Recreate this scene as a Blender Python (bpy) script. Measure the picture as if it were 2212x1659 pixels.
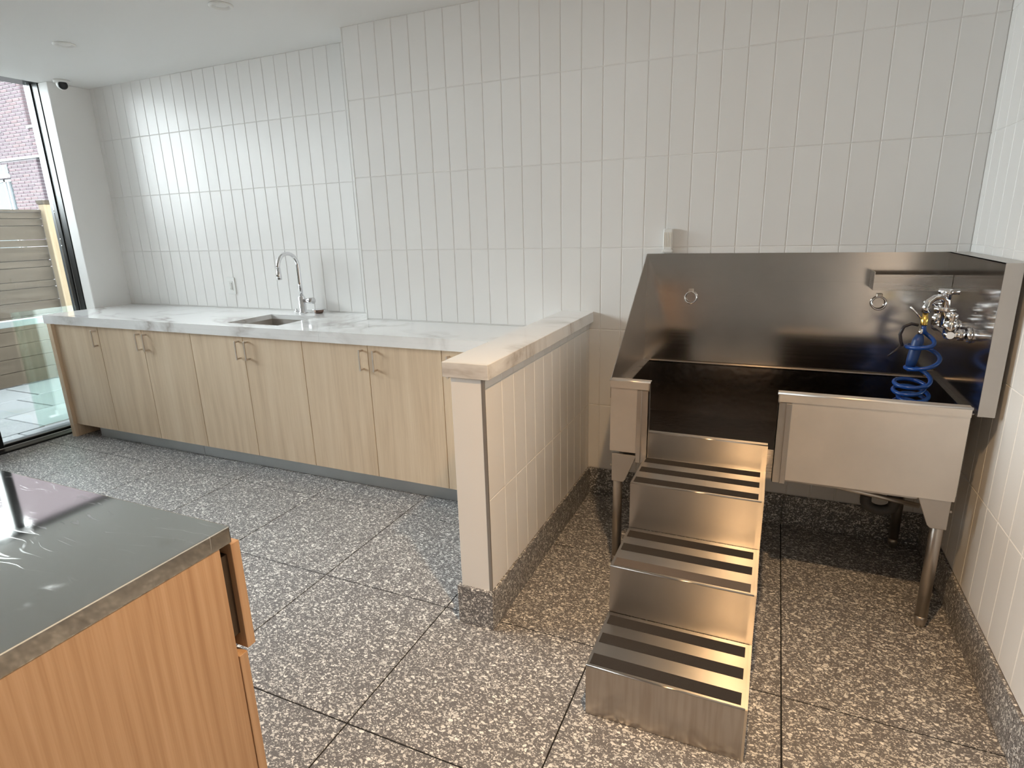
import bpy, bmesh, math, random
from mathutils import Vector, Matrix
random.seed(7)
for o in list(bpy.data.objects): bpy.data.objects.remove(o)
S = bpy.context.scene
COL = S.collection
PI = math.pi

# ------------------------------------------------------------------ camera
cam = bpy.data.objects.new('camera', bpy.data.cameras.new('camera')); COL.objects.link(cam)
R2 = Vector((0.91486426, 0.40286206, -0.02693608)); U2 = Vector((-0.08189386, 0.25047222, 0.96465386)); FW = Vector((-0.39536918, 0.88032143, -0.26214001))
cam.matrix_world = Matrix(((R2.x, U2.x, -FW.x, 1.7162), (R2.y, U2.y, -FW.y, -2.8870), (R2.z, U2.z, -FW.z, 1.4460), (0, 0, 0, 1)))
cam.data.sensor_fit = 'HORIZONTAL'; cam.data.sensor_width = 36; cam.data.lens = 1263.22 / 2212 * 36
cam.data.clip_start = 0.02; cam.data.clip_end = 200
S.camera = cam
# ------------------------------------------------------------------ world, exposure
S.view_settings.view_transform = 'Standard'; S.view_settings.look = 'None'
S.view_settings.gamma = 1; S.view_settings.use_curve_mapping = False
S.view_settings.exposure = 1.17
S.cycles.max_bounces = 14; S.cycles.diffuse_bounces = 7; S.cycles.glossy_bounces = 6; S.cycles.transparent_max_bounces = 16
SKY = 9.5
W = bpy.data.worlds.new('overcast_sky'); S.world = W; W.use_nodes = True
bg = W.node_tree.nodes['Background']; bg.inputs[0].default_value = (0.90, 0.955, 1.0, 1); bg.inputs[1].default_value = SKY
# a portal over the window wall only guides the sampling of the sky; it emits nothing
pl = bpy.data.lights.new('window_portal', 'AREA'); pl.shape = 'RECTANGLE'; pl.size = 2.5; pl.size_y = 3.62; pl.cycles.is_portal = True
po = bpy.data.objects.new('window_portal', pl); COL.objects.link(po)
po.location = (-3.36, -1.89, 1.27); po.rotation_euler = (0, -PI / 2, 0)
LAMP_W = 82.0

# ------------------------------------------------------------------ node helpers
class NT:
    def __init__(s, name):
        s.m = bpy.data.materials.new(name); s.m.use_nodes = True
        s.t = s.m.node_tree; s.n = s.t.nodes; s.b = s.n['Principled BSDF']; s.out = s.n['Material Output']
    def add(s, typ, **kw):
        n = s.n.new(typ)
        for k, v in kw.items():
            if k == 'inp':
                for kk, vv in v.items(): s.put(n, kk, vv)
            else: setattr(n, k, v)
        return n
    def put(s, n, k, v):
        i = n.inputs[k]
        if isinstance(v, bpy.types.NodeSocket): s.t.links.new(v, i)
        elif isinstance(v, (tuple, list)) and i.type == 'RGBA' and len(v) == 3: i.default_value = (*v, 1)
        else: i.default_value = v
    def pos(s): return s.add('ShaderNodeNewGeometry').outputs['Position']
    def map(s, vec, scale=(1, 1, 1), loc=(0, 0, 0), rot=(0, 0, 0)):
        return s.add('ShaderNodeMapping', inp={'Vector': vec, 'Scale': scale, 'Location': loc, 'Rotation': rot}).outputs[0]
    def noise(s, vec, scale=5, detail=4, rough=0.5, dist=0):
        return s.add('ShaderNodeTexNoise', inp={'Vector': vec, 'Scale': scale, 'Detail': detail, 'Roughness': rough, 'Distortion': dist}).outputs[0]
    def ramp(s, fac, stops):
        r = s.add('ShaderNodeValToRGB'); s.t.links.new(fac, r.inputs[0]); e = r.color_ramp.elements
        while len(e) < len(stops): e.new(0.5)
        for q, (p, c) in zip(e, stops):
            q.position = p; q.color = (*c, 1) if isinstance(c, (tuple, list)) else (c, c, c, 1)
        return r.outputs[0]
    def mth(s, op, a, b=0.0, clamp=False):
        n = s.add('ShaderNodeMath', operation=op, use_clamp=clamp); s.put(n, 0, a); s.put(n, 1, b); return n.outputs[0]
    def mix(s, f, a, b, blend='MIX'):
        n = s.add('ShaderNodeMix', data_type='RGBA', blend_type=blend)
        s.put(n, 0, f); s.put(n, 6, a); s.put(n, 7, b); return n.outputs[2]
    def bump(s, h, st=0.2, d=0.01):
        s.put(s.b, 'Normal', s.add('ShaderNodeBump', inp={'Height': h, 'Strength': st, 'Distance': d}).outputs[0])
    def set(s, **kw):
        for k, v in kw.items(): s.put(s.b, k.replace('_', ' '), v)
        return s
def plain(name, col, rough=0.5, metal=0.0, **kw):
    t = NT(name); t.set(Base_Color=col, Roughness=rough, Metallic=metal, **kw); return t.m

M = {}
def m_paint(name, col, rough=0.6):
    t = NT(name); p = t.pos()
    t.set(Base_Color=col, Roughness=rough); t.bump(t.noise(p, 180, 3), 0.04, 0.002); return t.m
M['paint'] = m_paint('white_wall_paint', (0.85, 0.845, 0.835))
M['ceil'] = m_paint('white_ceiling_paint', (0.84, 0.84, 0.83), 0.8)
M['post'] = m_paint('off_white_smooth_tile', (0.87, 0.85, 0.83), 0.35)
def m_tile():
    t = NT('white_satin_tile'); p = t.pos()
    r = t.add('ShaderNodeObjectInfo').outputs['Random']
    v = t.mix(r, (0.825, 0.812, 0.795), (0.855, 0.845, 0.83))
    t.set(Base_Color=v, Roughness=0.34, Specular_IOR_Level=0.4)
    t.bump(t.noise(p, 14, 2), 0.05, 0.004); return t.m
M['tile'] = m_tile()
M['grout'] = m_paint('pale_grout', (0.76, 0.745, 0.725), 0.9)
M['dgrout'] = m_paint('dark_floor_grout', (0.012, 0.011, 0.011), 0.9)
def m_terrazzo():
    t = NT('grey_terrazzo'); p0 = t.pos()
    n = t.add('ShaderNodeTexNoise', inp={'Vector': p0, 'Scale': 60, 'Detail': 1}).outputs['Color']
    off = t.add('ShaderNodeVectorMath', operation='SCALE', inp={0: n, 'Scale': 0.012}).outputs[0]
    p = t.add('ShaderNodeVectorMath', operation='ADD', inp={0: p0, 1: off}).outputs[0]
    base = t.ramp(t.noise(p0, 260, 2), [(0.3, (0.118, 0.113, 0.117)), (0.7, (0.20, 0.194, 0.199))])
    col = base
    for sc, pr, edge, rot, lo, hi in ((200, 0.34, 0.10, 0.2, 0.35, 0.75), (120, 0.36, 0.12, 0.9, 0.45, 0.88), (72, 0.24, 0.13, 1.7, 0.55, 0.92)):
        v = t.map(p, (1.0, 1.5, 1.2), rot=(rot, rot * 0.7, rot * 1.3))
        e = t.add('ShaderNodeTexVoronoi', feature='DISTANCE_TO_EDGE', inp={'Vector': v, 'Scale': sc}).outputs['Distance']
        c = t.add('ShaderNodeTexVoronoi', feature='F1', inp={'Vector': v, 'Scale': sc}).outputs['Color']
        sp = t.add('ShaderNodeSeparateColor', inp={0: c})
        thr = t.mth('MULTIPLY_ADD', sp.outputs[1], 0.16); t.n.active = None
        thr.node.inputs[2].default_value = edge * 0.55
        inside = t.mth('GREATER_THAN', e, thr); pick = t.mth('LESS_THAN', sp.outputs[0], pr)
        msk = t.mth('MULTIPLY', inside, pick)
        shade = t.ramp(sp.outputs[2], [(0.0, (lo, lo * 0.985, lo * 0.97)), (1.0, (hi, hi * 0.985, hi * 0.955))])
        col = t.mix(msk, col, shade)
    t.set(Base_Color=col, Roughness=0.42); return t.m
M['terrazzo'] = m_terrazzo()
def m_quartz():
    t = NT('white_veined_quartz'); p = t.pos()
    q = t.map(p, (0.9, 1.5, 1.3), (0.3, 0.45, 0.2), (0.3, 0.2, 0.5))
    a = t.noise(q, 1.25, 6, 0.55, 0.9)
    d = t.mth('ABSOLUTE', t.mth('SUBTRACT', a, 0.5))
    thin = t.ramp(d, [(0.0, 1.0), (0.018, 0.55), (0.06, 0.0)])
    gate = t.ramp(t.noise(p, 1.7, 2), [(0.38, 0.0), (0.55, 1.0)])
    m = t.mth('MULTIPLY', thin, gate)
    b = t.noise(t.map(p, (1, 1.4, 1), (5, 2, 1)), 2.2, 5, 0.6, 0.6)
    soft = t.ramp(b, [(0.55, 0.0), (0.8, 0.35)])
    c = t.mix(soft, (0.90, 0.90, 0.895), (0.74, 0.72, 0.70))
    c = t.mix(t.mth('MULTIPLY', m, 0.75), c, (0.42, 0.38, 0.35))
    t.set(Base_Color=c, Roughness=0.07); return t.m
M['quartz'] = m_quartz()
def m_wood(name, c0, c1, c2, sx=16, sz=0.9, rough=0.45, cath=0.0, rnd=True):
    t = NT(name); p = t.pos()
    if rnd:
        r = t.add('ShaderNodeObjectInfo').outputs['Random']
        o = t.add('ShaderNodeCombineXYZ', inp={0: t.mth('MULTIPLY', r, 7.0), 2: t.mth('MULTIPLY', r, 5.0)}).outputs[0]
        p = t.add('ShaderNodeVectorMath', operation='ADD', inp={0: p, 1: o}).outputs[0]
    a = t.noise(t.map(p, (sx, sx, sz)), 1.0, 5, 0.6, 0.4)
    b = t.noise(t.map(p, (sx * 11, sx * 11, sz * 5)), 1.0, 3, 0.6)
    if cath:
        w = t.add('ShaderNodeTexWave', wave_type='BANDS', bands_direction='Y', inp={'Vector': t.map(p, (1, 1, 0.10)), 'Scale': 15.0, 'Distortion': 9.0, 'Detail': 3.0, 'Detail Scale': 0.7}).outputs[1]
        a = t.mth('ADD', t.mth('MULTIPLY', a, 1 - cath), t.mth('MULTIPLY', w, cath))
    f = t.mth('ADD', t.mth('MULTIPLY', a, 0.72), t.mth('MULTIPLY', b, 0.28))
    t.set(Base_Color=t.ramp(f, [(0.30, c0), (0.52, c1), (0.72, c2)]), Roughness=rough)
    t.bump(b, 0.06, 0.002); return t.m
M['oak'] = m_wood('pale_oak_laminate', (0.60, 0.445, 0.295), (0.74, 0.58, 0.41), (0.82, 0.67, 0.50))
M['oak_warm'] = m_wood('warm_oak_veneer', (0.40, 0.24, 0.135), (0.53, 0.345, 0.21), (0.62, 0.42, 0.275), 30, 0.9, 0.42, 0.16, False)
def m_steel(name, tangent, col=(0.56, 0.53, 0.50), rough=0.32, aniso=0.75, streak=(3, 220, 220), patchy=0.12, bumps=None, drip=False):
    t = NT(name); p = t.pos()
    s = t.noise(t.map(p, streak), 1.0, 2, 0.5)
    big = t.noise(p, 5, 4, 0.6)
    r = t.mth('ADD', t.mth('ADD', t.mth('MULTIPLY', s, 0.06), t.mth('MULTIPLY', big, patchy)), rough - 0.03 - patchy / 2)
    c = t.mix(big, tuple(x * 0.86 for x in col), tuple(min(1, x * 1.1) for x in col))
    if drip: c = t.mix(t.ramp(s, [(0.42, 0.0), (0.68, 0.30)]), c, (0.30, 0.22, 0.16))
    t.set(Base_Color=c, Metallic=1.0, Roughness=r, Anisotropic=aniso)
    tg = t.add('ShaderNodeCombineXYZ', inp={0: tangent[0], 1: tangent[1], 2: tangent[2]}).outputs[0]
    t.put(t.b, 'Tangent', tg)
    if bumps:
        v = t.add('ShaderNodeTexVoronoi', feature='SMOOTH_F1', inp={'Vector': p, 'Scale': bumps}).outputs['Distance']
        t.bump(v, 0.25, 0.004)
    
    return t.m
M['steel_x'] = m_steel('brushed_steel', (0, 1, 1), (0.52, 0.485, 0.45), rough=0.33, aniso=1.0, patchy=0.06)
M['steel_tread'] = m_steel('worn_tread_steel', (0, 1, 0), (0.46, 0.43, 0.40), rough=0.34, aniso=1.0, patchy=0.12)
M['steel_drip'] = m_steel('drip_stained_steel', (1, 1, 0), (0.56, 0.52, 0.48), 0.36, 0.6, streak=(70, 70, 5), drip=True)
M['steel_y'] = m_steel('brushed_steel_side', (0, 0, 1), streak=(220, 3, 220))
M['steel_z'] = m_steel('brushed_steel_upright', (1, 1, 0), streak=(220, 220, 4))
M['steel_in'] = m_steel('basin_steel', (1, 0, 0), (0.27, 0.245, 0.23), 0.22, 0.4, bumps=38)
M['steel_back'] = m_steel('splash_steel', (1, 0, 0), (0.66, 0.615, 0.57), 0.17, 0.5, patchy=0.05)
M['steel_apron'] = m_steel('soft_brushed_apron_steel', (0, 1, 1), (0.74, 0.70, 0.66), rough=0.46, aniso=0.5, patchy=0.08)
M['steel_tray'] = m_steel('brushed_tray_steel', (0.3, 1, 0.2), (0.62, 0.58, 0.54), rough=0.28, aniso=0.0, patchy=0.05)
M['steel_pol'] = m_steel('polished_splash_steel', (0, 1, 0), (0.58, 0.56, 0.54), 0.14, 0.5, streak=(220, 3, 220), patchy=0.04)
M['steel_tube'] = m_steel('satin_steel_tube', (0, 0, 1), (0.50, 0.46, 0.42), 0.34, 0.0, streak=(60, 60, 60))
M['steel_kick'] = m_steel('toe_kick_steel', (1, 0, 0), (0.52, 0.53, 0.53), 0.45, 0.4)
M['galv'] = m_steel('cast_grey_metal', (0, 0, 1), (0.56, 0.53, 0.50), 0.5, 0.0, streak=(70, 70, 70), patchy=0.25)
def m_steel_top():
    t = NT('scratched_steel_top'); p = t.pos()
    s = t.noise(t.map(p, (60, 60, 60)), 1.0, 3, 0.6)
    wob = t.add('ShaderNodeVectorMath', operation='SCALE', inp={0: t.add('ShaderNodeTexNoise', inp={'Vector': p, 'Scale': 5}).outputs['Color'], 'Scale': 0.12}).outputs[0]
    pw = t.add('ShaderNodeVectorMath', operation='ADD', inp={0: p, 1: wob}).outputs[0]
    scr = None
    for an, gs, lo in ((0.5, 9, 0.56), (1.25, 12, 0.58), (2.2, 10, 0.60)):
        v = t.add('ShaderNodeTexVoronoi', feature='DISTANCE_TO_EDGE', inp={'Vector': t.map(pw, (2.0, 26, 1), rot=(0, 0, an)), 'Scale': 1.0}).outputs['Distance']
        one = t.mth('MULTIPLY', t.ramp(v, [(0.0, 0.9), (0.03, 0.0)]), t.ramp(t.noise(t.map(p, loc=(an, an, 0)), gs, 2), [(lo, 0.0), (lo + 0.1, 1.0)]))
        scr = one if scr is None else t.mth('MAXIMUM', scr, one)
    gate = 1.0
    sc = t.mth('MULTIPLY', scr, gate)
    t.set(Base_Color=t.mix(sc, (0.60, 0.60, 0.57), (0.80, 0.80, 0.77)), Metallic=1.0,
          Roughness=t.mth('ADD', t.mth('ADD', t.mth('MULTIPLY', s, 0.012), t.mth('MULTIPLY', sc, 0.3)), 0.042))
    return t.m
M['steel_top'] = m_steel_top()
M['chrome'] = plain('polished_chrome', (0.80, 0.80, 0.82), 0.05, 1.0)
M['nickel'] = plain('satin_nickel', (0.74, 0.67, 0.60), 0.38, 1.0)
M['brass'] = plain('yellow_brass', (0.80, 0.56, 0.16), 0.25, 1.0)
M['black'] = plain('black_aluminium', (0.012, 0.014, 0.016), 0.3)
M['alu'] = plain('pale_aluminium', (0.55, 0.57, 0.58), 0.4, 0.4)
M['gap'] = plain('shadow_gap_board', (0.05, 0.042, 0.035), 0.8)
def m_grip(name, c):
    t = NT(name); p = t.pos(); t.set(Base_Color=c, Roughness=0.85); t.bump(t.noise(p, 900, 2), 0.6, 0.002); return t.m
M['grip'] = m_grip('black_grit_tape', (0.022, 0.017, 0.014))
M['grip_worn'] = m_grip('worn_grit_tape', (0.10, 0.08, 0.068))
M['hose'] = plain('blue_polyurethane', (0.008, 0.055, 0.26), 0.25)
M['wand'] = plain('blue_rubber_grip', (0.012, 0.045, 0.17), 0.4)
M['dark'] = plain('dark_plastic', (0.018, 0.014, 0.018), 0.35)
M['trap'] = plain('dark_grey_plastic_pipe', (0.07, 0.07, 0.075), 0.5)
M['wplastic'] = plain('white_plastic', (0.82, 0.82, 0.80), 0.35)
M['cream'] = plain('cream_plastic', (0.86, 0.83, 0.76), 0.4)
M['bronze'] = plain('dark_bronze_drawer_side', (0.10, 0.075, 0.055), 0.35, 0.6)
M['strainer'] = plain('stained_steel', (0.22, 0.15, 0.12), 0.3, 1.0)
M['trim'] = plain('grey_edge_trim', (0.42, 0.40, 0.38), 0.4, 0.8)
def m_glass(name, tint, refl=1.0):
    t = NT(name)
    tr = t.add('ShaderNodeBsdfTransparent', inp={0: tint}); gl = t.add('ShaderNodeBsdfGlossy', inp={'Color': (1, 1, 1), 'Roughness': 0.0})
    fr = t.add('ShaderNodeFresnel', inp={'IOR': 1.5}).outputs[0]
    mx = t.add('ShaderNodeMixShader', inp={0: t.mth('MULTIPLY', fr, refl, True), 1: tr.outputs[0], 2: gl.outputs[0]})
    t.t.links.new(mx.outputs[0], t.out.inputs[0]); return t.m
M['glass'] = m_glass('clear_glass', (0.97, 0.99, 0.98), 1.3)
M['gglass'] = m_glass('green_tinted_glass', (0.86, 0.95, 0.915), 1.2)
def m_brick():
    t = NT('purple_brown_brick'); p = t.pos(); r = t.add('ShaderNodeObjectInfo').outputs['Random']
    c = t.ramp(r, [(0.0, (0.055, 0.040, 0.047)), (0.5, (0.067, 0.047, 0.054)), (1.0, (0.080, 0.053, 0.055))])
    c = t.mix(t.mth('MULTIPLY', t.noise(p, 25, 3), 0.5), c, (0.083, 0.072, 0.075))
    t.set(Base_Color=c, Roughness=0.9); t.bump(t.noise(p, 120, 3), 0.3, 0.004); return t.m
M['brick'] = m_brick()
M['mortar'] = m_paint('pale_mortar', (0.17, 0.158, 0.165), 0.95)
M['bwhite'] = plain('white_window_frame', (0.21, 0.22, 0.23), 0.5)
M['bglass'] = plain('bluish_window_glass', (0.022, 0.042, 0.046), 0.08, Specular_IOR_Level=0.1)
M['blind'] = plain('pale_blue_blind', (0.16, 0.18, 0.24), 0.7)
M['fence'] = m_wood('weathered_grey_brown_board', (0.0165, 0.0128, 0.0092), (0.0265, 0.021, 0.0152), (0.036, 0.029, 0.0215), 1.2, 14, 0.85)
M['fpost'] = m_wood('fresh_pine_post', (0.075, 0.058, 0.036), (0.10, 0.078, 0.05), (0.12, 0.095, 0.063), 20, 1.2, 0.8)
M['fgrey'] = m_wood('grey_board', (0.012, 0.012, 0.012), (0.018, 0.0175, 0.017), (0.025, 0.024, 0.024), 20, 1.2, 0.85)
def m_paver():
    t = NT('grey_stone_paver'); p = t.pos(); r = t.add('ShaderNodeObjectInfo').outputs['Random']
    c = t.mix(r, (0.072, 0.077, 0.079), (0.098, 0.103, 0.105))
    c = t.mix(t.ramp(t.noise(p, 4, 4), [(0.5, 0.0), (0.75, 0.6)]), c, (0.054, 0.062, 0.058))
    t.set(Base_Color=c, Roughness=0.55); t.bump(t.noise(p, 150, 3), 0.15, 0.003); return t.m
M['paver'] = m_paver()
M['soil'] = m_paint('dark_paver_joint', (0.03, 0.035, 0.035), 0.95)
M['rail'] = plain('white_reflection_strip', (0.18, 0.195, 0.20), 0.4)

# ------------------------------------------------------------------ mesh helpers
def add_box(bm, x0, x1, y0, y1, z0, z1, bev=0.0, seg=1):
    g = bmesh.ops.create_cube(bm, size=1)
    vs = g['verts']
    for v in vs:
        v.co = Vector(((x0 + x1) / 2 + v.co.x * (x1 - x0), (y0 + y1) / 2 + v.co.y * (y1 - y0), (z0 + z1) / 2 + v.co.z * (z1 - z0)))
    if bev:
        es = set(e for v in vs for e in v.link_edges)
        bmesh.ops.bevel(bm, geom=list(es), offset=bev, segments=seg, affect='EDGES', profile=0.5)
def add_tube(bm, pts, r, n=12, cap=True, closed=False):
    pts = [Vector(p) for p in pts]
    rs = r if isinstance(r, (list, tuple)) else [r] * len(pts)
    N = len(pts); rings = []
    def tang(i):
        a = pts[(i - 1) % N] if (closed or i > 0) else pts[i]
        b = pts[(i + 1) % N] if (closed or i < N - 1) else pts[i]
        return (b - a).normalized()
    t0 = tang(0); up = Vector((0, 0, 1)) if abs(t0.z) < 0.9 else Vector((1, 0, 0))
    nrm = (up - t0 * up.dot(t0)).normalized()
    for i in range(N):
        t = tang(i); nrm = (nrm - t * nrm.dot(t)).normalized(); bi = t.cross(nrm)
        rings.append([bm.verts.new(pts[i] + (nrm * math.cos(2 * PI * k / n) + bi * math.sin(2 * PI * k / n)) * rs[i]) for k in range(n)])
    for i in range(N if closed else N - 1):
        a, b = rings[i], rings[(i + 1) % N]
        for k in range(n):
            f = bm.faces.new((a[k], a[(k + 1) % n], b[(k + 1) % n], b[k])); f.smooth = True
    if cap and not closed:
        bm.faces.new(rings[0][::-1]); bm.faces.new(rings[-1])
def add_lathe(bm, prof, c, n=24, axis='z', smooth=True):
    """prof: list of (radius, height) from bottom to top around the axis through c"""
    c = Vector(c); rings = []
    def P(r, h, a):
        ca, sa = r * math.cos(a), r * math.sin(a)
        if axis == 'z': return c + Vector((ca, sa, h))
        if axis == 'x': return c + Vector((h, ca, sa))
        return c + Vector((sa, h, ca))
    for r, h in prof:
        rings.append([bm.verts.new(P(max(r, 1e-5), h, 2 * PI * k / n)) for k in range(n)])
    for a, b in zip(rings, rings[1:]):
        for k in range(n):
            f = bm.faces.new((a[k], a[(k + 1) % n], b[(k + 1) % n], b[k])); f.smooth = smooth
    if prof[0][0] > 1e-4: bm.faces.new(rings[0][::-1])
    if prof[-1][0] > 1e-4: bm.faces.new(rings[-1])
def add_prism(bm, poly, d0, d1, axis='x'):
    """poly in the plane across the axis, pulled from d0 to d1"""
    def P(u, v, d): return {'x': (d, u, v), 'y': (u, d, v), 'z': (u, v, d)}[axis]
    a = [bm.verts.new(P(u, v, d0)) for u, v in poly]; b = [bm.verts.new(P(u, v, d1)) for u, v in poly]
    n = len(poly)
    bm.faces.new(a); bm.faces.new(b[::-1])
    for i in range(n): bm.faces.new((a[i], b[i], b[(i + 1) % n], a[(i + 1) % n]))
def wloc(p):
    v = Vector((0, 0, 0))
    while p is not None: v = v + p.location; p = p.parent
    return v
def obj(name, bm, mat, parent=None, loc=None):
    """world-space bmesh -> one mesh object; under a parent it keeps its world place"""
    bmesh.ops.recalc_face_normals(bm, faces=bm.faces)
    o_ = wloc(parent) if parent else Vector(loc or (0, 0, 0))
    for v in bm.verts: v.co -= o_
    me = bpy.data.meshes.new(name); bm.to_mesh(me); bm.free()
    o = bpy.data.objects.new(name, me); COL.objects.link(o)
    for m in (mat if isinstance(mat, (list, tuple)) else [mat]): me.materials.append(m)
    if parent: o.parent = parent
    else: o.location = o_
    return o
def box(name, x0, x1, y0, y1, z0, z1, mat, parent=None, bev=0.0, seg=1, loc=None):
    bm = bmesh.new(); add_box(bm, x0, x1, y0, y1, z0, z1, bev, seg); return obj(name, bm, mat, parent, loc)
def tag(o, label, cat, group=None):
    o['label'] = label; o['category'] = cat
    if group: o['group'] = group
    return o
def thing(name, label, cat, loc, group=None):
    o = bpy.data.objects.new(name, None); COL.objects.link(o); o.location = loc; o.empty_display_size = 0.1
    return tag(o, label, cat, group)
def struct(o):
    o['kind'] = 'structure'; return o
def bev_mod(o, w=0.002, seg=2):
    m = o.modifiers.new('bevel', 'BEVEL'); m.width = w; m.segments = seg; m.limit_method = 'ANGLE'; return o

# thin pieces sharing mesh data (tiles, pavers, bricks): face looks to -y, origin in the middle of the face
_cache = {}
def slab_mesh(name, w, h, d, b, mat):
    k = (name, round(w, 4), round(h, 4), d, b, mat.name)
    if k in _cache: return _cache[k]
    x, z = w / 2, h / 2
    v = []
    for (ix, y) in ((0, d), (0, b), (b, 0)):
        v += [(-x + ix, y, -z + ix), (x - ix, y, -z + ix), (x - ix, y, z - ix), (-x + ix, y, z - ix)]
    f = [(0, 3, 2, 1)]
    for r in (0, 4):
        for i in range(4):
            j = (i + 1) % 4; f.append((r + i, r + j, r + 4 + j, r + 4 + i))
    f.append((8, 9, 10, 11))
    me = bpy.data.meshes.new(name); me.from_pydata(v, [], f); me.update(); me.materials.append(mat)
    _cache[k] = me; return me
def piece(name, me, parent, p, rot=(0, 0, 0)):
    o = bpy.data.objects.new(name, me); COL.objects.link(o); o.parent = parent
    o.location = Vector(p) - wloc(parent); o.rotation_euler = rot; return o

# ------------------------------------------------------------------ measures of the room
XL, XR = -3.034, 2.4146          # left and right wall faces
XJ = -0.5325                     # where the back wall steps forward
YA = 0.206                       # alcove wall face (the main back wall face is y = 0)
YF = -6.0                        # far end of the room, behind the camera
ZC = 2.5
TW, TH, ZJ = 0.1034, 0.4056, 1.3251
ZB = 0.155                       # baseboard height
rows = [ZB] + [ZJ + k * TH for k in (-2, -1, 0, 1, 2)] + [ZC]
G = 0.0028                       # joint width
def tile_run(parent, edges, zs, place, rot, G=G):
    for a, b in zip(edges, edges[1:]):
        for z0, z1 in zip(zs, zs[1:]):
            if b - a < 0.012 or z1 - z0 < 0.012: continue
            me = slab_mesh('tile', b - a - G, z1 - z0 - G, 0.009, 0.0022, M['tile'])
            piece('tile', me, parent, place((a + b) / 2, (z0 + z1) / 2), rot)

# floor: slab with every terrazzo tile a piece of its own
floor = struct(box('floor', -3.1, XR + 0.1, YF - 0.1, 0.3, -0.12, -0.0022, M['dgrout']))
FX, FY, FT = 0.0378, -1.1814, 0.6018
fxs = [-3.1] + [FX + k * FT for k in range(-5, 4)] + [XR]
fys = [YF] + [FY + k * FT for k in range(-8, 2)] + [0.0]
fxs = sorted(fxs); fys = sorted(fys)
for a, b in zip(fxs, fxs[1:]):
    for c, d in zip(fys, fys[1:]):
        if b - a < 0.02 or d - c < 0.02: continue
        me = slab_mesh('floor_tile', b - a - 0.0046, d - c - 0.0046, 0.009, 0.0006, M['terrazzo'])
        piece('floor_tile', me, floor, ((a + b) / 2, (c + d) / 2, 0.0), (-PI / 2, 0, 0))

# ceiling
struct(box('ceiling', -3.13, XR + 0.15, YF - 0.15, 0.36, ZC, ZC + 0.14, M['ceil']))

# back wall (stands forward of the alcove)
wb = struct(box('wall_back', XJ + 0.0, XR + 0.15, 0.0022, 0.36, 0, ZC, M['grout']))
X0 = -0.5252
xs = [XJ] + [X0 + k * TW for k in range(1, 29)] + [XR]
tile_run(wb, [x for x in xs if x < 0.80], rows[2:], lambda u, z: (u, 0.0, z), (0, 0, 0))
tile_run(wb, [x for x in xs if x > 0.71], rows, lambda u, z: (u, 0.0, z), (0, 0, 0))
box('edge_trim', XJ - 0.008, XJ + 0.0012, -0.001, 0.02, 0.915, ZC, M['wplastic'], wb, 0.001)
# alcove wall
wa = struct(box('wall_alcove', XL - 0.2, XJ + 0.1, YA + 0.0022, 0.42, 0, ZC, M['grout']))
XA = -0.9188
exs = [XA + k * TW for k in range(-21, 5)]
exs = [XL] + [x for x in exs if XL + 0.01 < x < XJ - 0.01] + [XJ]
tile_run(wa, exs, rows[2:], lambda u, z: (u, YA, z), (0, 0, 0))
# right wall
wr = struct(box('wall_right', XR + 0.0022, XR + 0.15, YF, 0.0, 0, ZC, M['grout']))
eys = [0.0] + [-0.06 - k * TW for k in range(0, 30)]
tile_run(wr, [-e for e in eys], rows, lambda u, z: (XR, -u, z), (0, 0, -PI / 2), 0.0012)
struct(box('wall_right_rear', XR - 0.004, XR + 0.003, YF, -3.2, ZB, ZC, M['paint']))
# rear wall, behind the camera
struct(box('wall_front', -3.3, XR + 0.15, YF - 0.15, YF, 0, ZC, M['paint']))
# stub of the left wall with its rounded white corner towards the glass
bm = bmesh.new(); add_box(bm, -3.142, XL, -0.08, YA + 0.01, 0, ZC, 0.006, 2)
struct(obj('wall_left', bm, M['paint']))
struct(box('wall_left_blocker', -3.3, XL, YF, -3.70, 0, ZC, M['paint']))  # unseen wall, added to cut window light on the right of the back wall
struct(box('trim_1', -3.30, -3.13, YF, 0.35, ZC + 0.062, 3.3, M['paint']))
struct(box('trim_2', -3.302, -3.143, -0.05, 0.42, -0.1, 3.3, M['paint']))

# baseboards, in terrazzo tiles
def baseboard(name, segs, mat=M['terrazzo']):
    (x0, x1, y0, y1) = segs[0]
    root = bpy.data.objects.new(name, None); COL.objects.link(root); root.location = (x0, y0, 0); root['kind'] = 'structure'
    for (x0, x1, y0, y1) in segs:
        g = 0.001
        box('baseboard_tile', x0 + (g if x1 - x0 > 0.05 else 0), x1 - (g if x1 - x0 > 0.05 else 0), y0 + (g if y1 - y0 > 0.05 else 0), y1 - (g if y1 - y0 > 0.05 else 0), 0, ZB, mat, root, 0.0012)
    return root
bx = [0.874, 1.2415, 1.8433, XR]
baseboard('baseboard_back', [(a, b, -0.0105, 0.0) for a, b in zip(bx, bx[1:])])
by = [YF] + [FY + k * FT for k in range(-8, 2)] + [-0.0105]
by = sorted(by)
baseboard('baseboard_right', [(XR - 0.0105, XR, a, b) for a, b in zip(by, by[1:])])

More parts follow.
